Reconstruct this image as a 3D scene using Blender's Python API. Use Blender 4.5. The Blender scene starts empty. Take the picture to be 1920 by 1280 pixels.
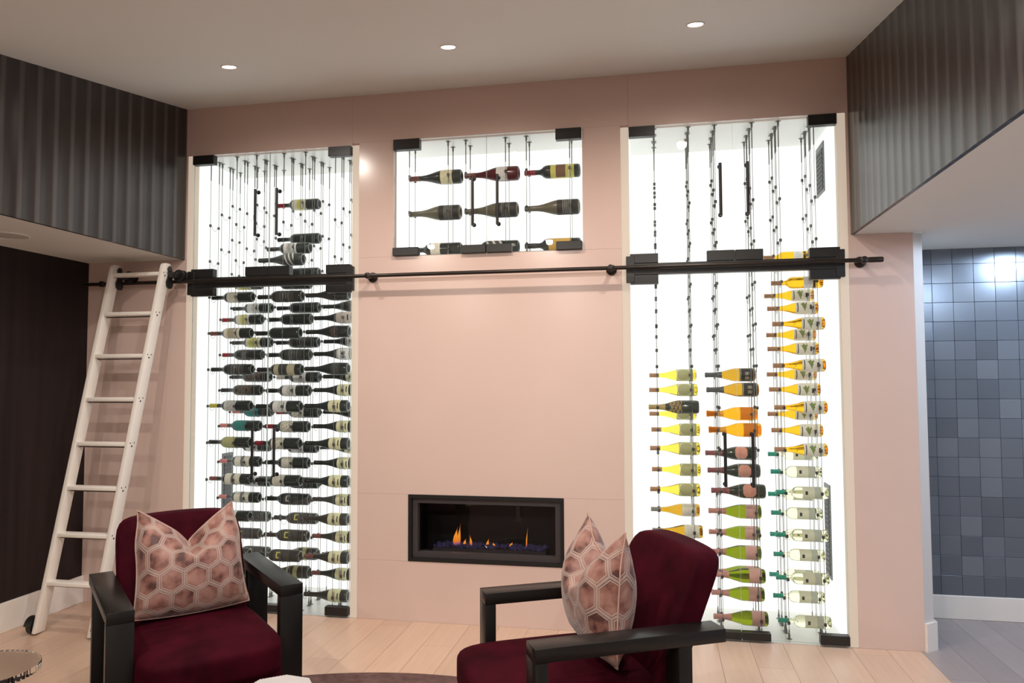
import bpy, bmesh, math, random
from mathutils import Vector, Matrix
random.seed(7)
PI = math.pi
S = bpy.context.scene
C = S.collection

# ------------------------------------------------------------------ camera, world, exposure
cam = bpy.data.objects.new('camera', bpy.data.cameras.new('camera'))
C.objects.link(cam)
cam.data.sensor_width = 36.0
cam.data.lens = 1394.2 / 1920 * 36.0
cam.data.clip_start = 0.05
_f = Vector((-0.18780899, 0.98098753, 0.04890049))
_r = Vector((0.9821127, 0.18824298, -0.00438473))
_u = Vector((0.01350654, -0.0472023, 0.99879403))
cam.matrix_world = Matrix(((_r.x, _u.x, -_f.x, 0.0), (_r.y, _u.y, -_f.y, -4.7), (_r.z, _u.z, -_f.z, 1.5754), (0, 0, 0, 1)))
S.camera = cam
w = bpy.data.worlds.new('world'); S.world = w
w.use_nodes = True
w.node_tree.nodes['Background'].inputs[0].default_value = (0.5, 0.6, 0.8, 1)
w.node_tree.nodes['Background'].inputs[1].default_value = 0.05
S.view_settings.view_transform = 'Standard'
S.view_settings.look = 'None'
S.view_settings.gamma = 1.0
S.view_settings.use_curve_mapping = False
S.view_settings.exposure = 0.0
PANEL_GLOW = 1.12        # backlit cabinet panels
SPOT_W = 66.0            # each recessed ceiling light
SPOT_COL = (1.0, 0.90, 0.81)
WARM_COL = (1.0, 0.79, 0.66)   # the lamp over the fireplace is a warmer one
COOL_W = 85.0
COOL_COL = (0.62, 0.78, 1.0)

# ------------------------------------------------------------------ materials
MATS = {}
def mat(name, col, rough=0.5, metal=0.0, **kw):
    if name in MATS: return MATS[name]
    m = bpy.data.materials.new(name); m.use_nodes = True
    b = m.node_tree.nodes['Principled BSDF']
    b.inputs['Base Color'].default_value = (*col, 1)
    b.inputs['Roughness'].default_value = rough
    b.inputs['Metallic'].default_value = metal
    for k, v in kw.items():
        b.inputs[k.replace('_', ' ')].default_value = v
    MATS[name] = m
    return m
def nodes(m): return m.node_tree.nodes, m.node_tree.links, m.node_tree.nodes['Principled BSDF']
def ramp(N, stops):
    r = N.new('ShaderNodeValToRGB'); e = r.color_ramp.elements
    while len(e) < len(stops): e.new(0.5)
    for q, (p, c) in zip(e, stops): q.position = p; q.color = (*c, 1)
    return r
def noise_color(m, c1, c2, scale=4.0, detail=4.0, coord='Object', stretch=(1, 1, 1), lo=0.3, hi=0.7):
    N, L, b = nodes(m)
    tc = N.new('ShaderNodeTexCoord'); mp = N.new('ShaderNodeMapping'); mp.inputs['Scale'].default_value = stretch
    nz = N.new('ShaderNodeTexNoise'); nz.inputs['Scale'].default_value = scale; nz.inputs['Detail'].default_value = detail
    r = ramp(N, [(lo, c1), (hi, c2)])
    L.new(tc.outputs[coord], mp.inputs[0]); L.new(mp.outputs[0], nz.inputs['Vector']); L.new(nz.outputs['Fac'], r.inputs[0])
    L.new(r.outputs[0], b.inputs['Base Color'])
    return nz
def bump(m, src, strength=0.1, dist=0.01):
    N, L, b = nodes(m)
    bp = N.new('ShaderNodeBump'); bp.inputs['Strength'].default_value = strength; bp.inputs['Distance'].default_value = dist
    L.new(src, bp.inputs['Height']); L.new(bp.outputs[0], b.inputs['Normal'])
def random_tint(m, cols):
    N, L, b = nodes(m)
    oi = N.new('ShaderNodeObjectInfo')
    r = ramp(N, [(i / (len(cols) - 1), c) for i, c in enumerate(cols)])
    L.new(oi.outputs['Random'], r.inputs[0]); L.new(r.outputs[0], b.inputs['Base Color'])
    return r
def emit(name, col, st):
    if name in MATS: return MATS[name]
    m = mat(name, tuple(0.25*c for c in col), 0.6); b = m.node_tree.nodes['Principled BSDF']
    b.inputs['Emission Color'].default_value = (*col, 1); b.inputs['Emission Strength'].default_value = st
    return m

SLAB = mat('blush_stone', (0.80, 0.60, 0.52), 0.22)
noise_color(SLAB, (0.64, 0.492, 0.436), (0.68, 0.526, 0.468), 1.2, 3)
SLABBACK = mat('joint_dark', (0.60, 0.46, 0.40), 0.8)
CEIL = mat('ceiling_paint', (0.80, 0.825, 0.80), 0.7)
PAINT = mat('wall_paint', (0.62, 0.60, 0.58), 0.6)
TRIM = mat('trim_white', (0.78, 0.74, 0.69), 0.4)
OAK = mat('pale_oak', (0.62, 0.45, 0.34), 0.33)
rr = random_tint(OAK, [(0.62, 0.43, 0.32), (0.68, 0.485, 0.36), (0.59, 0.415, 0.31)])
N, L, b = nodes(OAK)
tc = N.new('ShaderNodeTexCoord'); mp = N.new('ShaderNodeMapping'); mp.inputs['Scale'].default_value = (14, 0.9, 1)
nz = N.new('ShaderNodeTexNoise'); nz.inputs['Scale'].default_value = 3; nz.inputs['Detail'].default_value = 5
mx = N.new('ShaderNodeMix'); mx.data_type = 'RGBA'; mx.blend_type = 'MULTIPLY'; mx.inputs[0].default_value = 0.35
gr = ramp(N, [(0.3, (0.78, 0.76, 0.74)), (0.7, (1.05, 1.03, 1.0))])
L.new(tc.outputs['Object'], mp.inputs[0]); L.new(mp.outputs[0], nz.inputs['Vector']); L.new(nz.outputs['Fac'], gr.inputs[0])
L.new(rr.outputs[0], mx.inputs[6]); L.new(gr.outputs[0], mx.inputs[7]); L.new(mx.outputs[2], b.inputs['Base Color'])
OAKG = OAK.copy(); OAKG.name = 'grey_oak'
for _q in OAKG.node_tree.nodes:
    if _q.type == 'VALTORGB' and len(_q.color_ramp.elements) == 3:
        for _e, _c in zip(_q.color_ramp.elements, ((0.33, 0.285, 0.285), (0.37, 0.32, 0.32), (0.31, 0.27, 0.27))): _e.color = (*_c, 1)
FLOORBASE = mat('floor_joint', (0.22, 0.15, 0.11), 0.8)

def wallcover(name, dark, light):
    m = mat(name, dark, 0.30)
    N, L, b = nodes(m)
    tc = N.new('ShaderNodeTexCoord'); sp = N.new('ShaderNodeSeparateXYZ')
    L.new(tc.outputs['Object'], sp.inputs[0])
    d = N.new('ShaderNodeMath'); d.operation = 'MULTIPLY'; d.inputs[1].default_value = 2 * PI / 0.117
    s = N.new('ShaderNodeMath'); s.operation = 'COSINE'
    L.new(sp.outputs['Y'], d.inputs[0]); L.new(d.outputs[0], s.inputs[0])
    r = ramp(N, [(0.72, dark), (0.97, light)])
    h = N.new('ShaderNodeMath'); h.operation = 'MULTIPLY_ADD'; h.inputs[1].default_value = 0.5; h.inputs[2].default_value = 0.5
    L.new(s.outputs[0], h.inputs[0]); L.new(h.outputs[0], r.inputs[0])
    mp = N.new('ShaderNodeMapping'); mp.inputs['Scale'].default_value = (1, 30, 1.2)
    nz = N.new('ShaderNodeTexNoise'); nz.inputs['Scale'].default_value = 2.0
    L.new(tc.outputs['Object'], mp.inputs[0]); L.new(mp.outputs[0], nz.inputs['Vector'])
    mx = N.new('ShaderNodeMix'); mx.data_type = 'RGBA'; mx.blend_type = 'MULTIPLY'; mx.inputs[0].default_value = 0.5
    g = ramp(N, [(0.35, (0.6, 0.6, 0.6)), (0.65, (1.15, 1.15, 1.15))])
    L.new(nz.outputs['Fac'], g.inputs[0]); L.new(r.outputs[0], mx.inputs[6]); L.new(g.outputs[0], mx.inputs[7])
    L.new(mx.outputs[2], b.inputs['Base Color'])
    return m
WC_L = wallcover('striped_wallcovering', (0.030, 0.024, 0.023), (0.085, 0.076, 0.074))
WC_D = mat('dark_wallcovering', (0.030, 0.020, 0.019), 0.5, 0.0, Specular_IOR_Level=0.2)
noise_color(WC_D, (0.014, 0.009, 0.0085), (0.026, 0.017, 0.016), 2.0, 3, 'Object', (1, 8, 0.3))
TILE = mat('slate_tile', (0.10, 0.12, 0.15), 0.24, 0.35)
tr_ = random_tint(TILE, [(0.12, 0.135, 0.16), (0.17, 0.19, 0.22), (0.14, 0.158, 0.185), (0.20, 0.22, 0.25)])
GROUT = mat('tile_grout', (0.075, 0.085, 0.10), 0.8)
BLACK = mat('black_metal', (0.012, 0.012, 0.012), 0.38)
BRONZE = mat('dark_bronze', (0.020, 0.014, 0.011), 0.36, 0.3)
STEEL = mat('steel_wire', (0.20, 0.20, 0.195), 0.4, 0.6)
CLIP = mat('clip_steel', (0.10, 0.10, 0.10), 0.35, 0.7)
LADDERW = mat('ladder_white', (0.86, 0.82, 0.76), 0.35)
PANEL = emit('lit_panel', (1.0, 1.0, 0.98), PANEL_GLOW)
PANELS = emit('lit_side_panel', (0.98, 1.0, 0.975), PANEL_GLOW * 0.9)
CABWHITE = mat('cabinet_white', (0.86, 0.87, 0.84), 0.25)
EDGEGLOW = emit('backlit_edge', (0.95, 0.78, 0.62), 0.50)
VENT = mat('vent_grey', (0.20, 0.21, 0.21), 0.5, 0.3)
VENTD = mat('vent_dark', (0.09, 0.095, 0.1), 0.6)
def glassmat(name, tint, gloss=0.05):
    m = bpy.data.materials.new(name); m.use_nodes = True
    N = m.node_tree.nodes; L = m.node_tree.links; N.clear()
    o = N.new('ShaderNodeOutputMaterial'); t = N.new('ShaderNodeBsdfTransparent'); g = N.new('ShaderNodeBsdfGlossy'); x = N.new('ShaderNodeMixShader')
    t.inputs[0].default_value = (*tint, 1); g.inputs['Roughness'].default_value = 0.0
    fr = N.new('ShaderNodeFresnel'); fr.inputs[0].default_value = 1.35
    L.new(fr.outputs[0], x.inputs[0]); L.new(t.outputs[0], x.inputs[1]); L.new(g.outputs[0], x.inputs[2]); L.new(x.outputs[0], o.inputs[0])
    MATS[name] = m; return m
GLASS = glassmat('door_glass', (0.985, 0.995, 0.988))
GEDGE = mat('polished_glass_edge', (0.70, 0.80, 0.75), 0.3)
VELVET = mat('burgundy_velvet', (0.055, 0.0035, 0.010), 0.75)
_b = VELVET.node_tree.nodes['Principled BSDF']
_b.inputs['Specular IOR Level'].default_value = 0.05; _b.inputs['Sheen Weight'].default_value = 0.06; _b.inputs['Sheen Tint'].default_value = (0.5, 0.05, 0.12, 1); _b.inputs['Sheen Roughness'].default_value = 0.4
_n = noise_color(VELVET, (0.018, 0.0010, 0.0034), (0.046, 0.0024, 0.0080), 7, 3)
FRAME = mat('black_oak', (0.008, 0.0075, 0.007), 0.30, 0.0, Specular_IOR_Level=0.35)
CHROME = mat('screw_dark', (0.03, 0.03, 0.03), 0.4, 0.5)
RUGM = mat('mauve_rug', (0.10, 0.055, 0.05), 0.95)
bump(RUGM, noise_color(RUGM, (0.085, 0.042, 0.038), (0.16, 0.09, 0.082), 22, 6).outputs['Fac'], 0.6, 0.01)
ACRYL = mat('clear_acrylic', (0.95, 0.97, 0.97), 0.03, 0.0, Transmission_Weight=1.0, IOR=1.49)
FIREGREY = mat('fire_frame_grey', (0.065, 0.056, 0.058), 0.42, 0.3)
FIREBLK = mat('firebox_black', (0.004, 0.004, 0.004), 0.5)

# ------------------------------------------------------------------ mesh helpers
def box(bm, x0, x1, y0, y1, z0, z1, mi=0):
    v = [bm.verts.new(p) for p in ((x0, y0, z0), (x1, y0, z0), (x1, y1, z0), (x0, y1, z0), (x0, y0, z1), (x1, y0, z1), (x1, y1, z1), (x0, y1, z1))]
    for f in ((0, 3, 2, 1), (4, 5, 6, 7), (0, 1, 5, 4), (1, 2, 6, 5), (2, 3, 7, 6), (3, 0, 4, 7)):
        bm.faces.new([v[i] for i in f]).material_index = mi
    return v
def tube(bm, pts, r, n=8, cap=True, mi=0):
    pts = [Vector(p) for p in pts]; rings = []
    rs = r if isinstance(r, (list, tuple)) else [r] * len(pts)
    up0 = None
    for i, p in enumerate(pts):
        a = pts[max(i - 1, 0)]; c = pts[min(i + 1, len(pts) - 1)]
        t = (c - a).normalized()
        if up0 is None: up0 = Vector((0, 0, 1)) if abs(t.z) < 0.9 else Vector((1, 0, 0))
        e1 = t.cross(up0).normalized(); e2 = e1.cross(t).normalized(); up0 = e2
        rings.append([bm.verts.new(p + rs[i] * (math.cos(2 * PI * k / n) * e1 + math.sin(2 * PI * k / n) * e2)) for k in range(n)])
    for a, c in zip(rings, rings[1:]):
        for k in range(n):
            bm.faces.new((a[k], a[(k + 1) % n], c[(k + 1) % n], c[k])).material_index = mi
    if cap:
        bm.faces.new(rings[0][::-1]).material_index = mi; bm.faces.new(rings[-1]).material_index = mi
def lathe(bm, prof, n=20, axis='x', mi=0):
    """prof: list of (a, r) along the axis"""
    rings = []
    for a, r in prof:
        if r < 1e-6:
            p = {'x': (a, 0, 0), 'z': (0, 0, a), 'y': (0, a, 0)}[axis]; rings.append([bm.verts.new(p)]); continue
        ring = []
        for k in range(n):
            c, s = r * math.cos(2 * PI * k / n), r * math.sin(2 * PI * k / n)
            ring.append(bm.verts.new({'x': (a, c, s), 'z': (c, s, a), 'y': (s, a, c)}[axis]))
        rings.append(ring)
    for p, q in zip(rings, rings[1:]):
        for k in range(n):
            k2 = (k + 1) % n
            if len(p) == 1 and len(q) == 1: continue
            if len(p) == 1: f = (p[0], q[k2], q[k])
            elif len(q) == 1: f = (p[k], p[k2], q[0])
            else: f = (p[k], p[k2], q[k2], q[k])
            try: bm.faces.new(f).material_index = mi
            except ValueError: pass
def bev(bm, w, seg=2, edges=None):
    bmesh.ops.bevel(bm, geom=edges or bm.edges[:], offset=w, segments=seg, affect='EDGES', profile=0.5)
def mesh(name, bm, mats, smooth=None):
    bmesh.ops.recalc_face_normals(bm, faces=bm.faces[:])
    me = bpy.data.meshes.new(name); bm.to_mesh(me); bm.free()
    for m in (mats if isinstance(mats, (list, tuple)) else [mats]): me.materials.append(m)
    if smooth is not None:
        for p in me.polygons: p.use_smooth = True
        me.set_sharp_from_angle(angle=math.radians(smooth))
    return me
def link(name, me, parent=None, loc=(0, 0, 0)):
    o = bpy.data.objects.new(name, me); C.objects.link(o); o.location = loc
    if parent is not None: o.parent = parent
    return o
def obj(name, bm, m, parent=None, smooth=None, loc=(0, 0, 0)):
    return link(name, mesh(name, bm, m, smooth), parent, loc)
def thing(name, label, cat, loc=(0, 0, 0), rz=0.0, group=None):
    o = bpy.data.objects.new(name, None); C.objects.link(o)
    o.empty_display_size = 0.1
    o.location = loc; o.rotation_euler = (0, 0, rz); o['label'] = label; o['category'] = cat
    if group: o['group'] = group
    return o
def tag(o, label, cat, group=None):
    o['label'] = label; o['category'] = cat
    if group: o['group'] = group
    return o
def struct(name, bm, m, label, cat, smooth=None):
    o = obj(name, bm, m, None, smooth); o['kind'] = 'structure'; o['label'] = label; o['category'] = cat
    return o
def bxo(name, dims, m, parent=None, bw=0.0, seg=2, loc=(0, 0, 0)):
    bm = bmesh.new(); box(bm, *dims)
    if bw: bev(bm, bw, seg)
    return obj(name, bm, m, parent, 35 if bw else None, loc)

# ------------------------------------------------------------------ room dimensions
XL, XB, XR, XE = -4.03, -3.256, 1.162, 1.50     # left wall, left bulkhead, right bulkhead, end of wine wall
ZS, ZC, SL = 2.42, 3.50, 0.172                  # soffit height, ceiling at wine wall, ceiling slope
YF = -6.2; XRR = 3.62; YT = 0.68
LC = (-3.19, -2.00); RC = (-0.144, 1.095); CC = (-1.705, -0.438)
ZT, CZ0, CZ1 = 3.16, 2.388, 3.176
FX0, FX1, FZ0, FZ1 = -1.597, -0.572, 0.385, 0.817
def zc(y): return ZC + SL * y

# floor with planks
bm = bmesh.new(); box(bm, XL - 0.1, XRR + 0.1, YF - 0.1, YT + 0.1, -0.12, -0.012)
floor = struct('floor', bm, FLOORBASE, 'pale oak plank floor running towards the wine wall', 'floor')
pw = 0.19
x = XL; ci = 0
while x < XRR:
    y = YF + [0.0, -1.1, -0.5, -1.6, -0.8][ci % 5]
    x1 = min(x + pw, XRR)
    ymax = 0.0 if x1 < 1.52 else YT
    while y < ymax - 0.01:
        y1 = min(y + 2.2, ymax)
        ys = max(y, YF)
        if y1 - ys > 0.05:
            bm = bmesh.new(); box(bm, x + 0.0008, x1 - 0.0008, ys + 0.0008, y1 - 0.0008, -0.012, 0.0)
            obj('plank', bm, OAKG if x > 1.4 else OAK, floor)
        y += 2.2
    x += pw; ci += 1

# ceiling (slopes down away from the wine wall) and the two lower soffits
bm = bmesh.new()
vs = [bm.verts.new(p) for p in ((XB, 0.03, zc(0.03)), (XR, 0.03, zc(0.03)), (XR, YF, zc(YF)), (XB, YF, zc(YF)),
                               (XB, 0.03, zc(0.03) + .1), (XR, 0.03, zc(0.03) + .1), (XR, YF, zc(YF) + .1), (XB, YF, zc(YF) + .1))]
for f in ((0, 1, 2, 3), (7, 6, 5, 4), (0, 4, 5, 1), (1, 5, 6, 2), (2, 6, 7, 3), (3, 7, 4, 0)): bm.faces.new([vs[i] for i in f])
struct('ceiling', bm, CEIL, 'off-white sloping ceiling above the wine wall', 'ceiling')
bm = bmesh.new(); box(bm, XL, XB - 0.02, YF, 0.0, ZS, ZS + 0.06)
struct('ceiling', bm, CEIL, 'low beige soffit beside the ladder under the striped wall', 'ceiling')
bm = bmesh.new(); box(bm, XR + 0.02, XRR, YF, 0.0, ZS, ZS + 0.06); box(bm, 1.56, XRR, 0.0, YT, ZS, ZS + 0.06)
struct('ceiling', bm, CEIL, 'low beige soffit over the passage to the grey tiles', 'ceiling')

# striped upper side walls: shallow vertical flutes
def fluted(name, xs, sgn, label):
    bm = bmesh.new(); per = 0.117; n = int((-YF) / per) + 1; k = 8
    prev = None
    for i in range(n * k + 1):
        y = max(-i * per / k, YF)
        d = 0.0022 * (0.5 + 0.5 * math.cos(2 * PI * y / per))
        X = xs + sgn * d
        a = bm.verts.new((X, y, ZS)); c = bm.verts.new((X, y, zc(y)))
        if prev: bm.faces.new((prev[0], a, c, prev[1]))
        prev = (a, c)
    X2 = xs - sgn * 0.02
    e = [bm.verts.new(p) for p in ((X2, 0, ZS), (X2, YF, ZS))]
    s = [v for v in bm.verts if abs(v.co.z - ZS) < 1e-6 and v not in e]
    s.sort(key=lambda v: -v.co.y)
    bm.faces.new(s + [e[1], e[0]])
    return struct(name, bm, WC_L, label, 'wall', 50)
fluted('wall_left_upper', XB, 1, 'dark striped wallcovering on the upper left wall')
fluted('wall_right_upper', XR, -1, 'dark ribbed wallcovering on the upper right wall')
bm = bmesh.new(); box(bm, XL - 0.1, XL, YF, 0.1, 0, ZS + 0.06)
struct('wall_left', bm, WC_D, 'near-black lower wall behind the library ladder', 'wall')
bm = bmesh.new(); box(bm, XL, XRR, YF - 0.1, YF, 0, 2.6)
struct('wall_front', bm, mat('beige_wall', (0.55, 0.52, 0.47), 0.7), 'plain beige wall facing the wine wall', 'wall')
bm = bmesh.new(); box(bm, XRR, XRR + 0.1, YF, YT, 0, ZS + .06)
struct('wall_right', bm, PAINT, 'plain painted wall of the passage', 'wall')

# baseboards
bm = bmesh.new(); box(bm, XL, XL + 0.02, YF, 0.0, 0, 0.185); bev(bm, 0.003, 1)
struct('baseboard_left', bm, TRIM, 'tall cream baseboard under the dark left wall', 'baseboard')
bm = bmesh.new(); box(bm, 1.565, XRR, YT - 0.022, YT, 0, 0.15); bev(bm, 0.003, 1)
struct('baseboard_back', bm, TRIM, 'white baseboard under the grey tiled wall', 'baseboard')

# wine wall: backing + stone slabs with fine recessed joints
EW = 0.05
slabs = [(XL, LC[0] - EW, 0, ZS), (XB, LC[0] - EW, ZS, ZT), (XB, LC[1], ZT, ZC), (LC[1], RC[0], CZ1, ZC), (RC[0], XR, ZT, ZC),
         (LC[1] + EW, CC[0], CZ0, CZ1), (CC[1], RC[0] - EW, CZ0, CZ1), (LC[1] + EW, RC[0] - EW, FZ1, CZ0),
         (LC[1] + EW, FX0, FZ0, FZ1), (FX1, RC[0] - EW, FZ0, FZ1), (LC[1] + EW, RC[0] - EW, 0, FZ0),
         (RC[1] + EW, XE, 0, ZS), (RC[1] + EW, XR, ZS, ZT)]
bm = bmesh.new()
for a in slabs: box(bm, a[0], a[1], 0.026, 0.06, a[2], a[3])
box(bm, LC[1], LC[1] + EW, 0.026, 0.06, ZT, CZ1); box(bm, RC[0] - EW, RC[0], 0.026, 0.06, ZT, CZ1)
wall = struct('wall_back', bm, SLABBACK, 'blush stone wall holding the wine cabinets and fireplace', 'wall')
for a in slabs:
    g = 0.0004
    bxo('slab', (a[0] + g, a[1] - g, 0.0, 0.026, a[2] + g, a[3] - g), SLAB, wall)
# lit stone edges beside the glass
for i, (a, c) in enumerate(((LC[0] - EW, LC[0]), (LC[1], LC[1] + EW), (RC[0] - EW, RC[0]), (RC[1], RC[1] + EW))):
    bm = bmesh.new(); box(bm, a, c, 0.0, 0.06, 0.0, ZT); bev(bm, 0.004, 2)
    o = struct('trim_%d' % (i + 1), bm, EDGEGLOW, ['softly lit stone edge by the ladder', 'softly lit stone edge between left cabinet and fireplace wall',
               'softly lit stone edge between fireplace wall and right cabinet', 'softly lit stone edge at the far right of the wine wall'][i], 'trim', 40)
# chamfered end of the wine wall with its baseboard
bm = bmesh.new()
P4 = [(XE, 0.0), (1.565, 0.05), (1.565, YT), (XE, YT)]
lo = [bm.verts.new((p[0], p[1], 0)) for p in P4]; hi = [bm.verts.new((p[0], p[1], ZS)) for p in P4]
bm.faces.new(lo); bm.faces.new(hi)
for i in range(4): bm.faces.new((lo[i], lo[(i + 1) % 4], hi[(i + 1) % 4], hi[i]))
struct('wall_end', bm, PAINT, 'pale grey angled end of the wine wall', 'wall')
bm = bmesh.new()
d = Vector((0.05, -0.065)).normalized() * 0.016
P4 = [(XE, 0.0), (XE + d.x, 0.0 + d.y), (1.565 + 0.018, 0.05 + d.y * .3), (1.565 + 0.018, YT - 0.03), (1.565, YT - 0.03), (1.565, 0.05)]
lo = [bm.verts.new((p[0], p[1], 0)) for p in P4]; hi = [bm.verts.new((p[0], p[1], 0.16)) for p in P4]
bm.faces.new(lo); bm.faces.new(hi)
for i in range(6): bm.faces.new((lo[i], lo[(i + 1) % 6], hi[(i + 1) % 6], hi[i]))
struct('baseboard_right', bm, TRIM, 'short white baseboard round the end of the wine wall', 'baseboard')

# tiled wall in the passage
bm = bmesh.new(); box(bm, 1.565, XRR, YT, YT + 0.1, 0, ZS + .06)
tw = struct('wall_passage', bm, GROUT, 'slate blue square tiles on the passage wall', 'wall')
ts = 0.1275
TM = []
for k in range(8):
    bm = bmesh.new(); box(bm, 0.0006, ts - 0.0006, -0.008, 0, 0.0006, ts - 0.0006); bev(bm, 0.0015, 1)
    ax, az = random.uniform(-.012, .012), random.uniform(-.012, .012)
    for v in bm.verts:
        if v.co.y < -0.004: v.co.y += ax * (v.co.x - ts / 2) + az * (v.co.z - ts / 2)
    TM.append(mesh('tile', bm, TILE))
for i in range(16):
    for j in range(18):
        xx = 1.567 + i * ts; zz = 0.15 + j * ts
        if xx + ts > XRR or zz > ZS - 0.02: continue
        o = link('tile', TM[random.randrange(8)], tw, (xx, YT, zz))
        if zz + ts > ZS: o.scale.z = (ZS - zz) / ts
        o.location.y -= random.uniform(0, 0.0015)

# ------------------------------------------------------------------ ceiling lights
LENS = emit('downlight_lens', (1.0, 0.90, 0.78), 9.0)
LENSC = emit('downlight_lens_cool', (0.75, 0.87, 1.0), 6.0)
tilt = math.atan(SL)
def downlight(loc, rx, label, col, power, lens, size=150, blend=0.6, group='recessed ceiling lights'):
    t = thing('recessed_light', label, 'ceiling light', loc, 0, group); t.rotation_euler = (rx, 0, 0)
    bm = bmesh.new(); lathe(bm, [(0.0, 0.046), (-0.003, 0.046), (-0.004, 0.040), (-0.0015, 0.037), (0.0, 0.037)], 28, 'z'); obj('trim_ring', bm, TRIM, t, 40)
    bm = bmesh.new(); lathe(bm, [(-0.0012, 0.037), (-0.0022, 0.02), (-0.0025, 0.0)], 28, 'z'); obj('lens', bm, lens, t, 40)
    ld = bpy.data.lights.new('downlight', 'SPOT'); ld.energy = power; ld.color = col; ld.spot_size = math.radians(size); ld.spot_blend = blend; ld.shadow_soft_size = 0.035
    lo = bpy.data.objects.new('lamp', ld); C.objects.link(lo); lo.parent = t; lo.location = (0, 0, -0.012)
rows = [(-0.957, ['left of three by the wine wall', 'middle of three by the wine wall', 'right of three by the wine wall']),
        (-2.9, ['left of the added unseen second row', 'middle of the added unseen second row', 'right of the added unseen second row']),  # row added out of view to lift the room and upper wall
        (-4.8, ['left of the added unseen third row', 'middle of the added unseen third row', 'right of the added unseen third row'])]  # another added row behind the camera, for more ambient light
for y, names in rows:
    for x, nm in zip((-2.335, -1.055, 0.224), names):
        downlight((x, y, zc(y)), tilt, 'small bright recessed ceiling light, ' + nm, WARM_COL if (y > -2 and abs(x + 1.055) < 0.1) else SPOT_COL, SPOT_W if y > -2 else SPOT_W * 1.5, LENS, 168 if y > -2 else 172, 1.0 if y > -2 else 0.6)
downlight((2.62, -0.22, ZS), 0, 'cool recessed light above the slate tiled wall', COOL_COL, COOL_W, LENSC, 179, 0.1)
downlight((2.62, -2.2, ZS), 0, 'added unseen cool light further along the passage soffit', COOL_COL, COOL_W, LENSC, 179, 0.1)  # added lamp out of view, turns the passage floor bluish
# speaker grille in the left soffit
t = thing('ceiling_speaker', 'round white speaker grille in the soffit above the ladder', 'speaker', (-3.70, -1.03, ZS))
bm = bmesh.new(); lathe(bm, [(0, 0.118), (-0.005, 0.118), (-0.007, 0.112), (-0.004, 0.108), (0, 0.108)], 40, 'z'); obj('rim', bm, CEIL, t, 40)
bm = bmesh.new(); lathe(bm, [(-0.003, 0.108), (-0.005, 0.06), (-0.006, 0.0)], 40, 'z'); obj('grille', bm, mat('grille', (0.55, 0.53, 0.50), 0.8), t, 40)

# ------------------------------------------------------------------ wine cabinets
LAY = {'front': (0.13, 0.098), 'middle': (0.27, 0.206), 'back': (0.41, 0.302)}
PITCH = 0.2575
DEPTH = 0.62
def cable_meshes(h, zs, cache={}):
    """a wire with its end fittings, in cabinet height h"""
    if h not in cache:
        bm = bmesh.new(); tube(bm, [(0, 0, 0.0), (0, 0, h)], 0.0017, 6)
        c = mesh('rack_cable', bm, STEEL, 40)
        bm = bmesh.new()
        lathe(bm, [(h, 0.0), (h, 0.017), (h - 0.002, 0.017), (h - 0.004, 0.006), (h - 0.02, 0.007), (h - 0.035, 0.0036), (h - 0.16, 0.0034), (h - 0.165, 0.0)], 10, 'z')
        lathe(bm, [(0.0, 0.0), (0.0, 0.017), (0.002, 0.017), (0.004, 0.006), (0.02, 0.007), (0.035, 0.0036), (0.055, 0.0034), (0.06, 0.0)], 10, 'z')
        cache[h] = (c, mesh('cable_fittings', bm, STEEL, 40))
    return cache[h]
def clips_mesh(zs, sag, front, key, span, cache={}):
    if key not in cache:
        bm = bmesh.new()
        for z in zs:
            bm2 = bmesh.new(); lathe(bm2, [(z - 0.009, 0), (z - 0.009, 0.0085), (z + 0.009, 0.0085), (z + 0.009, 0)], 8, 'z')
            tm = bpy.data.meshes.new('t'); bm2.to_mesh(tm); bm2.free(); bm.from_mesh(tm); bpy.data.meshes.remove(tm)
            if front:
                hw = span
                pts = [(0.0, 0.0, z)] + [(0.0, hw - 1.021 * sag * math.cos(PI * k / 8), z - 1.021 * sag * math.sin(PI * k / 8)) for k in range(9)] + [(0.0, 2 * hw, z)]
                tube(bm, pts, 0.0013, 4)
        cache[key] = mesh('bottle_clips', bm, CLIP, 40)
    return cache[key]

def door(parent, name_lbl, x0, x1, z0, z1, fits, handle):
    """glass leaf with its clamp fittings and a pull handle"""
    bm = bmesh.new(); box(bm, x0, x1, -0.005, 0.005, z0, z1)
    bm.normal_update()
    for f in bm.faces: f.material_index = 0 if abs(f.normal.y) > 0.5 else 1
    o = obj('glass_door', bm, [GLASS, GEDGE], parent)
    for (a, c, e, f) in fits:
        bxo('patch_fitting', (a, c, -0.028, 0.022, e, f), BLACK, o, 0.002, 1)
    if handle:
        hx, h0, h1 = handle
        bm = bmesh.new(); tube(bm, [(hx, -0.052, h0 - 0.012), (hx, -0.052, h1 + 0.012)], 0.0095, 12)
        ho = obj('handle', bm, BLACK, o, 40)
        for hz in (h0, h1):
            bm = bmesh.new(); tube(bm, [(hx, -0.052, hz), (hx, -0.006, hz)], 0.007, 10)
            lathe_pts = [(hx, -0.012, hz), (hx, -0.0055, hz)]
            tube(bm, lathe_pts, 0.014, 12)
            obj('handle_standoff', bm, BLACK, o, 40)
    return o

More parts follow.
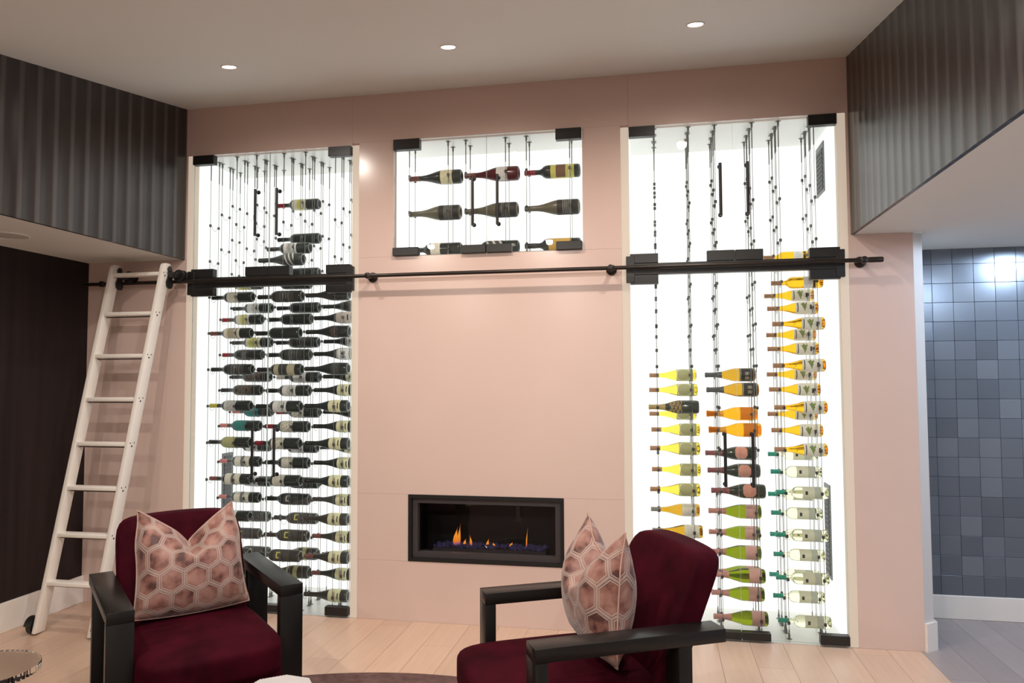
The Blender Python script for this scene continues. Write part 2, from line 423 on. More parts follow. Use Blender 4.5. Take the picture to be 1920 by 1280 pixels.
def cabinet(name, label, X0, X1, Z0, Z1, cols, layers, nslots, depth, vents=()):
    t = thing(name, label, 'wine cabinet', (0, 0, 0))
    b0 = 0.03 if Z0 == 0 else 0.0
    bxo('back_panel', (X0, X1, depth, depth + 0.03, Z0, Z1), PANEL, t)
    bxo('side_panel', (X0 - 0.03, X0, 0.0605, depth + 0.03, Z0, Z1), PANELS, t)
    bxo('side_panel', (X1, X1 + 0.03, 0.0605, depth + 0.03, Z0, Z1), PANELS, t)
    bxo('top_panel', (X0 - 0.03, X1 + 0.03, 0.0605, depth + 0.03, Z1, Z1 + 0.03), CABWHITE, t)
    bxo('base_panel', (X0 + .0005, X1 - .0005, 0.002, depth, Z0 - (0.011 if Z0 == 0 else -0.0003), Z0 + 0.004), CABWHITE, t)
    for (side, y0, y1, z0, z1) in vents:
        s = 1 if side == 'L' else -1; xx = X0 if side == 'L' else X1
        v = bxo('air_vent', (min(xx, xx + s * .008), max(xx, xx + s * .008), y0, y1, z0, z1), VENT, t, 0.002, 1)
        n = int((z1 - z0 - 0.04) / 0.03)
        for k in range(n):
            zz = z0 + 0.02 + 0.03 * (k + 0.5)
            bxo('louvre', (min(xx + s * .008, xx + s * .012), max(xx + s * .008, xx + s * .012), y0 + 0.022, y1 - 0.022, zz - 0.012, zz + 0.012), VENTD, v)
    h = Z1 - (Z0 + 0.004)
    for ci, (nx, dn, db, rb) in enumerate(cols):
        span = rb + 0.011
        for ly in layers:
            Y, zo = layers[ly]
            zs = [zo + k * PITCH - (Z0 + 0.004) for k in range(nslots)] if Z0 == 0 else [zz - (Z0 + 0.004) for zz in zo]
            for dx, sag, kn in ((dn, 0.030, 'n'), (db, rb, 'b')):
                for fr in (True, False):
                    c, ft = cable_meshes(round(h, 4), None)
                    o = link('rack_cable', c, t, (nx + dx, Y - span if fr else Y + span, Z0 + 0.004))
                    link('cable_fittings', ft, o)['kind'] = 'stuff'
                    link('bottle_clips', clips_mesh(zs, sag, fr, (round(X0, 2), ly, kn, fr, rb), span), o)['kind'] = 'stuff'
    return t

LCOL = [(-3.122, 0.012, 0.215, 0.0400), (-2.763, 0.012, 0.222, 0.0460), (-2.391, 0.012, 0.235, 0.0435)]
RCOL = [(-0.033, 0.048, 0.262, 0.0440), (0.330, 0.060, 0.285, 0.0472), (0.718, 0.055, 0.262, 0.0412)]
CCOL = [(-1.648, 0.022, 0.295, 0.0517), (-1.252, 0.022, 0.295, 0.0517), (-0.838, 0.022, 0.31, 0.0517)]
CZR = [2.95, 2.703, 2.457]
cl = cabinet('wine_cabinet', 'tall backlit wine cabinet full of red wine beside the ladder', *LC, 0, ZT, LCOL, LAY, 11, DEPTH, [('L', 0.39, 0.53, 0.50, 1.02)])
cr = cabinet('wine_cabinet', 'tall backlit wine cabinet with white and sparkling wine, right of fireplace', *RC, 0, ZT, RCOL, LAY, 11, DEPTH, [('R', 0.33, 0.55, 2.77, 3.10), ('R', 0.39, 0.55, 0.28, 0.88)])
cc = cabinet('wine_cabinet', 'small backlit wine cabinet with nine large bottles above the fireplace', *CC, CZ0, CZ1, CCOL, {'front': (0.16, CZR)}, 3, 0.42)
for t, (X0, X1), sm in ((cl, LC, -2.607), (cr, RC, 0.49)):
    bxo('crossbar', (X0 - 0.012, X1 + 0.012, -0.03, 0.03, 2.215, 2.284), BLACK, t, 0.002, 1)
    for xa in (X0 - 0.022, X1 - 0.03):
        bxo('wall_plate', (xa, xa + 0.052, -0.033, -0.0005 if xa < X0 else -0.0005, 2.165, 2.33), BLACK, t, 0.002, 1)
    d = 0.003
    W = 0.165
    door(t, 'lower left glass leaf', X0 + d, sm - 0.002, 0.014, 2.212, [(X0 + d, X0 + W, 0.014, 0.07), (sm - W, sm - 0.002, 0.014, 0.06), (X0 + d, X0 + W + .01, 2.155, 2.213)], (sm - 0.08, 0.93, 1.23))
    door(t, 'lower right glass leaf', sm + 0.002, X1 - d, 0.014, 2.212, [(sm + 0.002, sm + W, 0.014, 0.06), (X1 - W, X1 - d, 0.014, 0.07), (X1 - W - .01, X1 - d, 2.155, 2.213)], (sm + 0.08, 0.93, 1.23))
    door(t, 'upper left glass leaf', X0 + d, sm - 0.002, 2.287, ZT - 0.008, [(X0 + d, X0 + W, ZT - 0.072, ZT - 0.008), (X0 + d, X0 + W + .01, 2.286, 2.345), (sm - W, sm - 0.002, 2.286, 2.35)], (sm - 0.08, 2.57, 2.87))
    door(t, 'upper right glass leaf', sm + 0.002, X1 - d, 2.287, ZT - 0.008, [(X1 - W, X1 - d, ZT - 0.072, ZT - 0.008), (X1 - W - .01, X1 - d, 2.286, 2.345), (sm + 0.002, sm + W, 2.286, 2.35)], (sm + 0.08, 2.57, 2.87))
sm = -1.065; W = 0.168
door(cc, 'left glass leaf', CC[0] + .003, sm - .002, CZ0 + .004, CZ1 - .004, [(CC[0] + .006, CC[0] + W + .02, CZ1 - .074, CZ1 - .004), (CC[0] + .003, CC[0] + W + .012, CZ0 + .002, CZ0 + .055), (sm - W, sm - .002, CZ0 + .002, CZ0 + .055)], (sm - .082, 2.575, 2.88))
door(cc, 'right glass leaf', sm + .002, CC[1] - .003, CZ0 + .004, CZ1 - .004, [(CC[1] - W, CC[1] - .003, CZ1 - .074, CZ1 - .004), (CC[1] - W, CC[1] - .003, CZ0 + .002, CZ0 + .055), (sm + .002, sm + W, CZ0 + .002, CZ0 + .055)], (sm + .082, 2.575, 2.88))
# ------------------------------------------------------------------ bottles
PROF = {
 'bordeaux': (0.315, [(0, .0), (0.0, .0135), (.003, .0148), (.012, .0148), (.014, .0138), (.085, .0145), (.098, .020), (.108, .030), (.122, .0365), (.135, .038), (.300, .038), (.309, .0365), (.315, .032), (.315, .027), (.300, .017), (.288, .0)]),
 'burgundy': (0.318, [(0, .0), (0.0, .0135), (.003, .0150), (.012, .0150), (.014, .0140), (.075, .0150), (.105, .0185), (.135, .0255), (.165, .0345), (.190, .0400), (.210, .0415), (.302, .0415), (.312, .0395), (.318, .034), (.318, .029), (.300, .018), (.288, .0)]),
 'champagne': (0.322, [(0, .0), (0.0, .0140), (.003, .0165), (.014, .0165), (.018, .0150), (.075, .0165), (.105, .0215), (.140, .0315), (.170, .0400), (.195, .0440), (.305, .0440), (.315, .0420), (.322, .036), (.322, .030), (.300, .018), (.285, .0)]),
}
CAPLEN = {'bordeaux': 0.062, 'burgundy': 0.066, 'champagne': 0.108}
def winemat(name, col, rough=0.03, ior=1.34):
    return mat(name, col, rough, 0.0, Transmission_Weight=1.0, IOR=ior)
GLS = {
 'dark': mat('dark_bottle_glass', (0.040, 0.047, 0.046), 0.16, 0.0),  # base colour lifted to carry the veiling glare over dark bottles
 'darkred': mat('deep_red_bottle_glass', (0.10, 0.012, 0.018), 0.15),
 'greyolive': mat('olive_grey_bottle', (0.13, 0.125, 0.085), 0.3),
 'yellow': winemat('yellow_wine', (0.98, 0.80, 0.10)),
 'amber': winemat('amber_wine', (0.95, 0.53, 0.02)),
 'brownamber': winemat('brown_amber_wine', (0.64, 0.36, 0.025)),
 'pale': winemat('pale_wine', (0.97, 0.97, 0.72)),
 'green': winemat('green_bottle', (0.215, 0.275, 0.006)),
 'deepgreen': mat('deep_green_glass', (0.045, 0.060, 0.045), 0.12),
 'orange': mat('orange_wrap', (1.0, 0.50, 0.015), 0.3, 0.0, Transmission_Weight=0.9, IOR=1.12),
}
RIM = mat('lit_punt_rim', (0.34, 0.38, 0.36), 0.2)
CAPS = {k: mat('capsule_' + k, c, 0.35) for k, c in {
 'black': (0.02, 0.02, 0.02), 'red': (0.30, 0.02, 0.035), 'brown': (0.20, 0.07, 0.06), 'yellow': (0.55, 0.50, 0.08), 'pink': (0.60, 0.22, 0.20), 'green': (0.08, 0.25, 0.12),
 'copper': (0.48, 0.26, 0.14), 'gold': (0.45, 0.33, 0.12), 'slate': (0.10, 0.115, 0.125), 'rose': (0.62, 0.30, 0.26), 'wine': (0.28, 0.09, 0.10), 'teal': (0.02, 0.36, 0.26), 'grey': (0.30, 0.29, 0.27), 'orange': (0.95, 0.42, 0.02), 'white': (0.62, 0.58, 0.55), 'olive': (0.14, 0.13, 0.10)}.items()}
INK = {k: mat('print_' + k, c, 0.6) for k, c in {
 'cream': (0.84, 0.82, 0.70), 'white': (0.88, 0.88, 0.86), 'grey': (0.64, 0.65, 0.64), 'black': (0.03, 0.03, 0.03), 'char': (0.06, 0.062, 0.06), 'olive': (0.46, 0.46, 0.22), 'yellow': (0.72, 0.70, 0.18), 'paleyellow': (0.86, 0.84, 0.54),
 'teal': (0.03, 0.24, 0.22), 'leaf': (0.22, 0.28, 0.08), 'red': (0.35, 0.04, 0.05), 'tan': (0.50, 0.46, 0.32), 'brown': (0.22, 0.12, 0.07), 'salmon': (0.78, 0.36, 0.27), 'gold': (0.62, 0.40, 0.10), 'silver': (0.60, 0.62, 0.58), 'moss': (0.46, 0.47, 0.24), 'rose': (0.72, 0.44, 0.40), 'orange': (0.85, 0.30, 0.01), 'midgrey': (0.20, 0.21, 0.20), 'pink': (0.70, 0.60, 0.55)}.items()}
THIN = {}
def thin(c):
    # the same print on paper thin enough to glow when a clear bottle is lit from behind
    if c not in THIN:
        src = INK[c]; col = src.node_tree.nodes['Principled BSDF'].inputs['Base Color'].default_value
        m = bpy.data.materials.new('thin_print_' + c); m.use_nodes = True
        N = m.node_tree.nodes; L = m.node_tree.links
        tl = N.new('ShaderNodeBsdfTranslucent'); tl.inputs[0].default_value = col
        x = N.new('ShaderNodeMixShader'); x.inputs[0].default_value = 0.5
        b = N['Principled BSDF']; b.inputs['Base Color'].default_value = col; b.inputs['Roughness'].default_value = 0.6
        L.new(b.outputs[0], x.inputs[1]); L.new(tl.outputs[0], x.inputs[2]); L.new(x.outputs[0], N['Material Output'].inputs[0])
        THIN[c] = m
    return THIN[c]
NXL, NAL = 22, 14
LEAF = ["..11..1", "1111111", ".11111.", "..1111.", "...11..", "....1.."]
def a_plain(i, j): return 0
def a_lines(i, j): return 1 if (i in (5, 15) or (i in (8, 10, 12) and 4 <= j <= 9)) else 0
def a_frame(i, j): return 1 if (i in (1, NXL - 2) or j in (1, NAL - 2)) else (1 if 8 <= i <= 13 and 4 <= j <= 9 and (i * j) % 3 else 0)
def a_twoband(i, j): return 1 if 9 <= i <= 12 else 0
def a_text(i, j): return 1 if (i in (6, 9, 12, 15) and 3 <= j <= 10 and (i + j) % 4) else 0
def a_seal(i, j): return 1 if (i - 10) ** 2 + (j - 6.5) ** 2 < 8 else (2 if i in (17, 18) and 5 <= j <= 8 else 0)
def a_c(i, j):
    if 4 <= i <= 9 and 5 <= j <= 9: return 1 if (i <= 5 or j in (5, 9)) else 0
    return 0
def a_leaf(i, j):
    r, c = j - 4, i - 6
    if 0 <= r < 6 and 0 <= c < 7 and LEAF[5 - r][c] == '1': return 1
    return 2 if (i in (16, 17) and 5 <= j <= 7) or (i == 2 and 3 <= j <= 9) else 0
def a_floral(i, j): return 1 if (math.sin(i * 1.7 + j * 0.9) + math.sin(j * 2.1 - i * 0.6)) > 0.55 and 3 <= i <= 16 else 0
def a_band(i, j): return 1 if 8 <= i <= 14 else 0
def a_round(i, j): return 0 if ((i - 10.5) / 10.5) ** 2 + ((j - 6.5) / 6.5) ** 2 <= 1 else None
def a_oval(i, j):
    d = ((i - 9) / 9.5) ** 2 + ((j - 6.5) / 6.0) ** 2
    return 1 if 0.8 < d < 1.05 else (2 if d < 0.35 and (i + j) % 2 else 0)
def a_dot(i, j): return 1 if (i - 4) ** 2 + (j - 6) ** 2 < 3 else (2 if i > 13 else 0)
def a_block(i, j): return 1 if 5 <= i <= 13 and 2 <= j <= 11 else (2 if i in (17,) else 0)
def a_stripe(i, j): return 1 if i in (6, 8, 10, 12, 14) and 3 <= j <= 10 else 0
def a_slant(i, j): return 1 if (i + j) % 9 < 3 else 0
def a_mottle(i, j): return 1 if (math.sin(i * 0.9 + 1) * math.sin(j * 0.8) + math.sin(i * 2.3 + j)) > 0.4 else 0
LAB = {}
def label_mesh(prof, a0, a1, art, cols, half, s, clear):
    k = (prof, a0, a1, art.__name__, tuple(cols), half, s, clear)
    if k in LAB: return LAB[k]
    Ln, pr = PROF[prof]
    def rad(x):
        for (xa, ra), (xb, rb) in zip(pr[1:], pr[2:]):
            if xa <= x <= xb and xb > xa: return ra + (rb - ra) * (x - xa) / (xb - xa)
        return pr[10][1]
    bm = bmesh.new(); g = {}
    for i in range(NXL + 1):
        x = (a0 + (a1 - a0) * i / NXL) * Ln
        for j in range(NAL + 1):
            th = math.radians(-half + 2 * half * j / NAL)
            r = rad(x) + 0.0006
            g[i, j] = bm.verts.new((x * s, -r * s * math.cos(th), r * s * math.sin(th)))
    for i in range(NXL):
        for j in range(NAL):
            m = art(i, j)
            if m is None: continue
            bm.faces.new((g[i, j], g[i + 1, j], g[i + 1, j + 1], g[i, j + 1])).material_index = min(m, len(cols) - 1)
    for v in [v for v in bm.verts if not v.link_faces]: bm.verts.remove(v)
    LAB[k] = mesh('label', bm, [thin(c) if clear else INK[c] for c in cols], 60)
    return LAB[k]
BOD = {}
def body_mesh(prof, gl, s, wrap=False):
    k = (prof, gl, s)
    if k not in BOD:
        bm = bmesh.new(); lathe(bm, [(x * s, r * s) for x, r in PROF[prof][1]], 28, 'x')
        if gl == 'orange':
            for v in bm.verts:
                h = math.sin(v.co.x * 210 + v.co.y * 300) * math.cos(v.co.z * 330 + v.co.x * 90)
                q = 1.0 + 0.025 * h
                if v.co.x < 0.07: q *= 1.3
                v.co.y *= q; v.co.z *= q
        Lx = PROF[prof][0] * s
        if gl in ('dark', 'darkred', 'greyolive'):      # punt rim painted pale for the light passing its thick glass
            for f in bm.faces:
                if all(abs(v.co.x - Lx) < 1e-5 for v in f.verts): f.material_index = 1
        BOD[k] = mesh('glass_body', bm, [GLS[gl], RIM], 55)
    return BOD[k]
CAPM = {}
def cap_mesh(prof, cp, s):
    k = (prof, cp, s)
    if k not in CAPM:
        Lc = CAPLEN[prof]; pts = [(-.0006, 0), (-.0006, .0142)]
        for x, r in PROF[prof][1][2:]:
            if x < Lc: pts.append((x, r + .0007))
        pr = PROF[prof][1]
        for (xa, ra), (xb, rb) in zip(pr[1:], pr[2:]):
            if xa <= Lc <= xb: pts.append((Lc, ra + (rb - ra) * (Lc - xa) / (xb - xa) + .0007)); break
        bm = bmesh.new(); lathe(bm, [(x * s, r * s) for x, r in pts], 20, 'x')
        CAPM[k] = mesh('capsule', bm, CAPS[cp], 50)
    return CAPM[k]
# style: profile, glass, capsule, label (a0, a1, art, colours, half angle) or None, spoken look
ST = {
 'cream': ('bordeaux', 'dark', 'black', (.42, .68, a_text, ('cream', 'grey'), 100), 'dark bottle with cream label'),
 'creamlong': ('bordeaux', 'dark', 'brown', (.38, .76, a_block, ('cream', 'tan', 'black'), 100), 'dark bottle with long cream label'),
 'creamband': ('bordeaux', 'dark', 'red', (.40, .72, a_band, ('cream', 'yellow'), 100), 'red-capped dark bottle with cream label'),
 'plain': ('bordeaux', 'dark', 'black', None, 'plain black bottle'),
 'plainred': ('bordeaux', 'dark', 'red', (.50, .70, a_lines, ('char', 'midgrey'), 90), 'red-capped black bottle'),
 'darklines': ('bordeaux', 'dark', 'black', (.45, .85, a_lines, ('char', 'midgrey'), 95), 'black bottle with charcoal label'),
 'orangemark': ('bordeaux', 'dark', 'black', (.45, .80, a_mottle, ('char', 'brown'), 60), 'black bottle with faint brown print'),
 'grey': ('bordeaux', 'dark', 'yellow', (.40, .68, a_text, ('grey', 'midgrey'), 100), 'yellow-capped dark bottle with grey label'),
 'greyblack': ('bordeaux', 'dark', 'black', (.42, .72, a_seal, ('white', 'grey', 'midgrey'), 100), 'dark bottle with pale grey label'),
 'whitecap': ('bordeaux', 'dark', 'white', (.42, .72, a_text, ('white', 'grey'), 100), 'white-capped dark bottle with pale label'),
 'olive': ('bordeaux', 'dark', 'black', (.37, .68, a_seal, ('olive', 'moss', 'moss'), 100), 'dark bottle with olive label'),
 'yellowlab': ('bordeaux', 'dark', 'black', (.40, .76, a_block, ('paleyellow', 'yellow', 'black'), 100), 'dark bottle with pale yellow label'),
 'twoband': ('bordeaux', 'dark', 'brown', (.42, .78, a_twoband, ('cream', 'midgrey'), 100), 'dark bottle with split cream label'),
 'twobandpink': ('bordeaux', 'dark', 'pink', (.42, .78, a_twoband, ('cream', 'midgrey'), 100), 'pink-capped bottle with split cream label'),
 'teal': ('bordeaux', 'dark', 'pink', (.40, .70, a_plain, ('teal',), 100), 'pink-capped bottle with teal label'),
 'tan': ('bordeaux', 'dark', 'black', (.42, .88, a_block, ('tan', 'char', 'tan'), 100), 'dark bottle with tan and black label'),
 'floral': ('bordeaux', 'dark', 'red', (.40, .68, a_floral, ('cream', 'tan'), 100), 'red-capped bottle with patterned cream label'),
 'letter': ('bordeaux', 'dark', 'black', (.45, .80, a_c, ('char', 'yellow'), 90), 'black bottle with yellow letter C'),
 'letterwhite': ('bordeaux', 'dark', 'black', (.45, .80, a_c, ('char', 'silver'), 90), 'black bottle with grey letter C'),
 'bplain': ('burgundy', 'dark', 'black', None, 'black slope-shouldered bottle'),
 'bslant': ('burgundy', 'dark', 'black', (.62, .84, a_slant, ('char', 'silver'), 85), 'slope-shouldered bottle with slanted black and silver label'),
 'bredtext': ('burgundy', 'dark', 'black', (.60, .78, a_text, ('char', 'red'), 85), 'slope-shouldered bottle with red print'),
 'bfaint': ('burgundy', 'dark', 'black', (.64, .84, a_text, ('char', 'midgrey'), 85), 'slope-shouldered bottle with charcoal label'),
 'byellow': ('burgundy', 'dark', 'black', (.58, .85, a_seal, ('paleyellow', 'tan', 'black'), 100), 'slope-shouldered bottle with pale yellow label'),
 'byellowred': ('burgundy', 'dark', 'brown', (.58, .85, a_seal, ('paleyellow', 'tan', 'black'), 100), 'brown-capped slope-shouldered bottle with pale yellow label'),
 'bpink': ('burgundy', 'dark', 'black', (.55, .90, a_seal, ('pink', 'cream', 'black'), 100), 'slope-shouldered bottle with blush label'),
 'bwhite': ('burgundy', 'dark', 'black', (.56, .90, a_frame, ('white', 'black'), 100), 'slope-shouldered bottle with white framed label'),
 'bolive': ('burgundy', 'dark', 'black', (.52, .78, a_block, ('olive', 'black', 'olive'), 100), 'slope-shouldered bottle with olive label'),
 # right cabinet
 'ywine': ('burgundy', 'yellow', 'copper', (.58, .93, a_oval, ('moss', 'paleyellow', 'olive'), 95), 'yellow wine with moss green label'),
 'dgreen': ('champagne', 'deepgreen', 'gold', (.42, .66, a_mottle, ('char', 'gold'), 80), 'deep green bottle with gold print'),
 'amberw': ('burgundy', 'brownamber', 'grey', (.64, .93, a_lines, ('cream', 'grey'), 100), 'amber wine with cream label'),
 'blackch': ('champagne', 'brownamber', 'slate', (.68, .97, a_frame, ('black', 'tan'), 95), 'slate-capped sparkling wine with black label'),
 'orangew': ('champagne', 'orange', 'orange', (.66, .92, a_mottle, ('orange', 'gold'), 70), 'sparkling wine wrapped in orange film'),
 'salmon': ('champagne', 'deepgreen', 'wine', (.57, .83, a_round, ('salmon',), 70), 'dark sparkling wine with round salmon label'),
 'rosech': ('champagne', 'green', 'rose', (.70, .93, a_text, ('rose', 'salmon'), 100), 'green sparkling bottle with pink label and foil'),
 'chard': ('burgundy', 'amber', 'copper', (.55, .93, a_leaf, ('cream', 'leaf', 'black'), 100), 'golden wine with leaf-printed cream label'),
 'borwhite': ('bordeaux', 'amber', 'copper', (.62, .80, a_text, ('white', 'grey'), 100), 'golden wine with white label in straight-sided bottle'),
 'pale': ('bordeaux', 'pale', 'teal', (.50, .86, a_dot, ('cream', 'char', 'silver'), 80), 'pale wine with teal cap'),
 # centre cabinet
 'mcream': ('burgundy', 'dark', 'brown', (.62, .84, a_text, ('paleyellow', 'grey'), 85), 'dark large bottle with cream label'),
 'mred': ('burgundy', 'darkred', 'brown', (.60, .80, a_text, ('white', 'grey'), 75), 'deep red large bottle with white label'),
 'mbrown': ('bordeaux', 'dark', 'red', (.48, .90, a_block, ('yellow', 'brown', 'white'), 100), 'large bottle with yellow and brown label'),
 'molive': ('champagne', 'greyolive', 'olive', (.60, .98, a_stripe, ('black', 'midgrey'), 110), 'olive grey large bottle with black label'),
 'mblack': ('bordeaux', 'dark', 'black', (.44, .62, a_text, ('cream', 'grey'), 90), 'black large bottle with small cream label'),
 'mpattern': ('bordeaux', 'dark', 'black', (.42, .72, a_slant, ('char', 'silver'), 90), 'black large bottle with patterned silver label'),
 'mgold': ('bordeaux', 'dark', 'black', (.44, .84, a_plain, ('gold',), 95), 'large bottle with gold label'),
}
def bottle(style, loc, s, label, group, rb, roll=0.0):
    prof, gl, cp, lb, _ = ST[style]
    rmax = max(r for _x, r in PROF[prof][1]) * s * (1.03 if gl == 'orange' else 1.0) + (0.0006 if lb else 0)
    loc = (loc[0], loc[1], loc[2] - (rb - 0.0014 - rmax) + 0.0010)      # resting in its wire strap
    nm = 'champagne_bottle' if prof == 'champagne' else 'wine_bottle'
    t = thing(nm, label, 'bottle', loc, 0, group)
    link('glass_body', body_mesh(prof, gl, s), t); link('capsule', cap_mesh(prof, cp, s), t)
    if lb:
        l = link('label', label_mesh(prof, lb[0], lb[1], lb[2], lb[3], lb[4], s, gl in ('pale', 'orange')), t); l.rotation_euler.x = roll
    return t
ORD = ['first', 'second', 'third', 'fourth', 'fifth', 'sixth', 'seventh', 'eighth', 'ninth', 'tenth', 'eleventh', 'twelfth']
def rack(cab, cols, cname, data, scales, group):
    for (ci, ly), lst in data.items():
        Y, zo = LAY[ly]
        lst = sorted(lst, key=lambda q: -q[0])
        for n, (lev, st) in enumerate(lst):
            nth = 'top of ' + ORD[0] if False else ORD[n]
            lab = '%s, %s cabinet, %s column, %s layer, %s down' % (ST[st][4], cab, cname[ci], ly, nth)
            s = scales[ci]
            dx = random.uniform(-0.008, 0.008)
            bottle(st, (cols[ci][0] + dx, Y, zo + lev * PITCH), s, lab, group, cols[ci][3], random.uniform(-0.25, 0.1))
def seq(top, names): return [(top - i, n) for i, n in enumerate(names) if n]
names = ['left', 'middle', 'right']
LEFT = {
 (0, 'front'): seq(8, ['cream', 'creamlong', 'darklines', 'grey', 'olive', 'twoband', 'greyblack', 'plain', 'plain']),
 (0, 'middle'): seq(8, ['yellowlab', 'creamband', 'plainred', 'orangemark', 'teal', 'twobandpink', 'twobandpink', 'letter', 'plain']),
 (0, 'back'): seq(7, ['greyblack', 'yellowlab', 'orangemark', 'teal', 'whitecap', 'greyblack', 'letter', 'letter']),
 (1, 'front'): seq(9, ['bslant', 'darklines', 'plain', 'tan', 'greyblack', 'floral', 'cream', None, 'letter']),
 (1, 'middle'): seq(9, ['greyblack', 'plain', 'plain', 'darklines', 'greyblack', 'floral', 'cream', 'letterwhite', 'letter', 'bolive']),
 (1, 'back'): seq(10, ['creamband', 'plain', 'plain', 'plain', 'darklines', 'whitecap', 'floral', 'greyblack', 'letter', 'letter', 'bolive']),
 (2, 'front'): seq(8, ['bplain', 'bredtext', 'bfaint', 'byellow', 'byellow', 'byellow', 'byellow', 'byellowred', 'byellow']),
 (2, 'middle'): seq(7, ['bpink', 'bwhite', 'byellow', 'byellow', 'byellow', 'byellow', 'byellowred', 'byellowred']),
 (2, 'back'): seq(7, ['bfaint', 'bwhite', 'byellow', 'bfaint', 'byellow', None, 'byellow', 'byellow']),
}
RIGHT = {
 (0, 'back'): seq(5, ['ywine', 'ywine']),
 (0, 'middle'): seq(5, ['ywine', 'ywine', 'ywine', 'amberw', 'rosech']),
 (0, 'front'): seq(5, ['dgreen', 'ywine', 'ywine', 'amberw']),
 (1, 'back'): seq(5, ['blackch', 'orangew', 'salmon', None, 'rosech', 'rosech']),
 (1, 'middle'): seq(5, ['blackch', 'orangew', 'salmon', 'rosech', 'rosech', 'rosech']),
 (1, 'front'): [(3, 'salmon'), (1, 'rosech'), (0, 'rosech')],
 (2, 'back'): seq(8, ['borwhite', 'chard', 'chard', 'chard', 'chard', 'pale', 'pale', 'pale', 'pale']),
 (2, 'middle'): seq(7, ['chard', 'chard', 'chard', 'chard', 'pale', 'pale', 'pale', 'pale']),
 (2, 'front'): seq(8, ['borwhite', 'chard', 'chard', 'chard', 'chard', 'pale', 'pale', 'pale', 'pale']),
}
rack('left', LCOL, names, LEFT, [1.01, 1.07, 1.01], 'red wine bottles in the left cabinet')
rack('right', RCOL, names, RIGHT, [0.965, 1.0, 0.955], 'white and sparkling bottles in the right cabinet')
CENT = [['mcream', 'mred', 'mbrown'], ['molive', 'molive', 'molive'], ['mblack', 'mpattern', 'mgold']]
for r, (z, rw) in enumerate(zip(CZR, CENT)):
    for c, st in enumerate(rw):
        sc = 1.18 if ST[st][0] != 'champagne' else 1.14
        bottle(st, (CCOL[c][0], 0.16, z), sc, '%s, centre cabinet, %s row, %s' % (ST[st][4], ['top', 'middle', 'bottom'][r], ['leftmost', 'in the middle', 'rightmost'][c]), 'large bottles in the centre cabinet', CCOL[c][3])
# ------------------------------------------------------------------ ladder rail
t = thing('ladder_rail', 'long black rail running across the wine wall', 'rail', (0, 0, 0))
RY, RZ = -0.09, 2.252
bm = bmesh.new(); tube(bm, [(-3.985, RY, RZ), (1.24, RY, RZ)], 0.0125, 14); obj('rod', bm, BRONZE, t, 40)
bm = bmesh.new(); tube(bm, [(1.225, RY, RZ), (1.232, RY, RZ), (1.305, RY, RZ), (1.31, RY, RZ)], [0.0135, 0.0165, 0.0165, 0.014], 14); obj('end_cap', bm, BRONZE, t, 40)
for x in (-3.84, -1.847, -0.258, 1.206):
    bm = bmesh.new()
    lathe(bm, [(0.0, 0.0), (0.0, 0.033), (-0.008, 0.033), (-0.012, 0.029), (-0.014, 0.014), (-0.080, 0.014), (-0.086, 0.021), (-0.104, 0.021), (-0.107, 0.016), (-0.107, 0.0)], 24, 'y')
    obj('bracket', bm, BRONZE, t, 40, (x, 0, RZ))

# ------------------------------------------------------------------ library ladder
t = thing('library_ladder', 'white wooden library ladder leaning on the rail at left', 'ladder', (-3.795, -0.68, 0))
LH = 2.37
def lp(z): return (0.108 * z / LH, 0.475 * z / LH)     # how far the stiles lean sideways and back
SW, SD, GAP = 0.028, 0.078, 0.39
for sx in (0, GAP):
    bm = bmesh.new()
    n = 10; prof = []
    # side profile in (depth, z): foot cut level, rounded head
    pts = [(0.0, 0.012), (0.0, LH - 0.02), (0.008, LH - 0.004), (0.022, LH), (SD - 0.018, LH), (SD - 0.004, LH - 0.006), (SD, LH - 0.03), (SD, 0.012)]
    a = []; c = []
    for dpt, z in pts:
        ox, oy = lp(z)
        a.append(bm.verts.new((sx + ox, oy + dpt, z))); c.append(bm.verts.new((sx + SW + ox, oy + dpt, z)))
    bm.faces.new(a); bm.faces.new(c)
    for i in range(len(a)): bm.faces.new((a[i], a[(i + 1) % len(a)], c[(i + 1) % len(a)], c[i]))
    bev(bm, 0.0025, 2)
    obj('stile', bm, LADDERW, t, 40)
RZS = [2.295, 2.020, 1.733, 1.446, 1.158, 0.880, 0.592, 0.302]
for i, z in enumerate(RZS):
    ox, oy = lp(z)
    bm = bmesh.new(); box(bm, SW + ox - 0.004, GAP + ox + 0.004, oy + 0.004, oy + SD - 0.006, z - 0.013, z + 0.013); bev(bm, 0.006, 3)
    obj('rung', bm, LADDERW, t, 40)
    if i:
        ox, oy = lp(z - 0.02)
        bm = bmesh.new(); tube(bm, [(SW + ox + 0.002, oy + 0.04, z - 0.02), (GAP + ox - 0.002, oy + 0.04, z - 0.02)], 0.0035, 8)
        obj('tie_rod', bm, CHROME, t, 40)
    for sx in (0, GAP):
        bm = bmesh.new()
        for dy, dz in ((0.014, 0.008), (0.050, 0.008), (0.032, -0.012)):
            ax, ay = lp(z + dz)
            tube(bm, [(sx + SW + ax - 0.002, ay + dy, z + dz), (sx + SW + ax + 0.0012, ay + dy, z + dz)], 0.0042 if dz > 0 else 0.006, 10)
        obj('screw_heads', bm, CHROME, t)['kind'] = 'stuff'
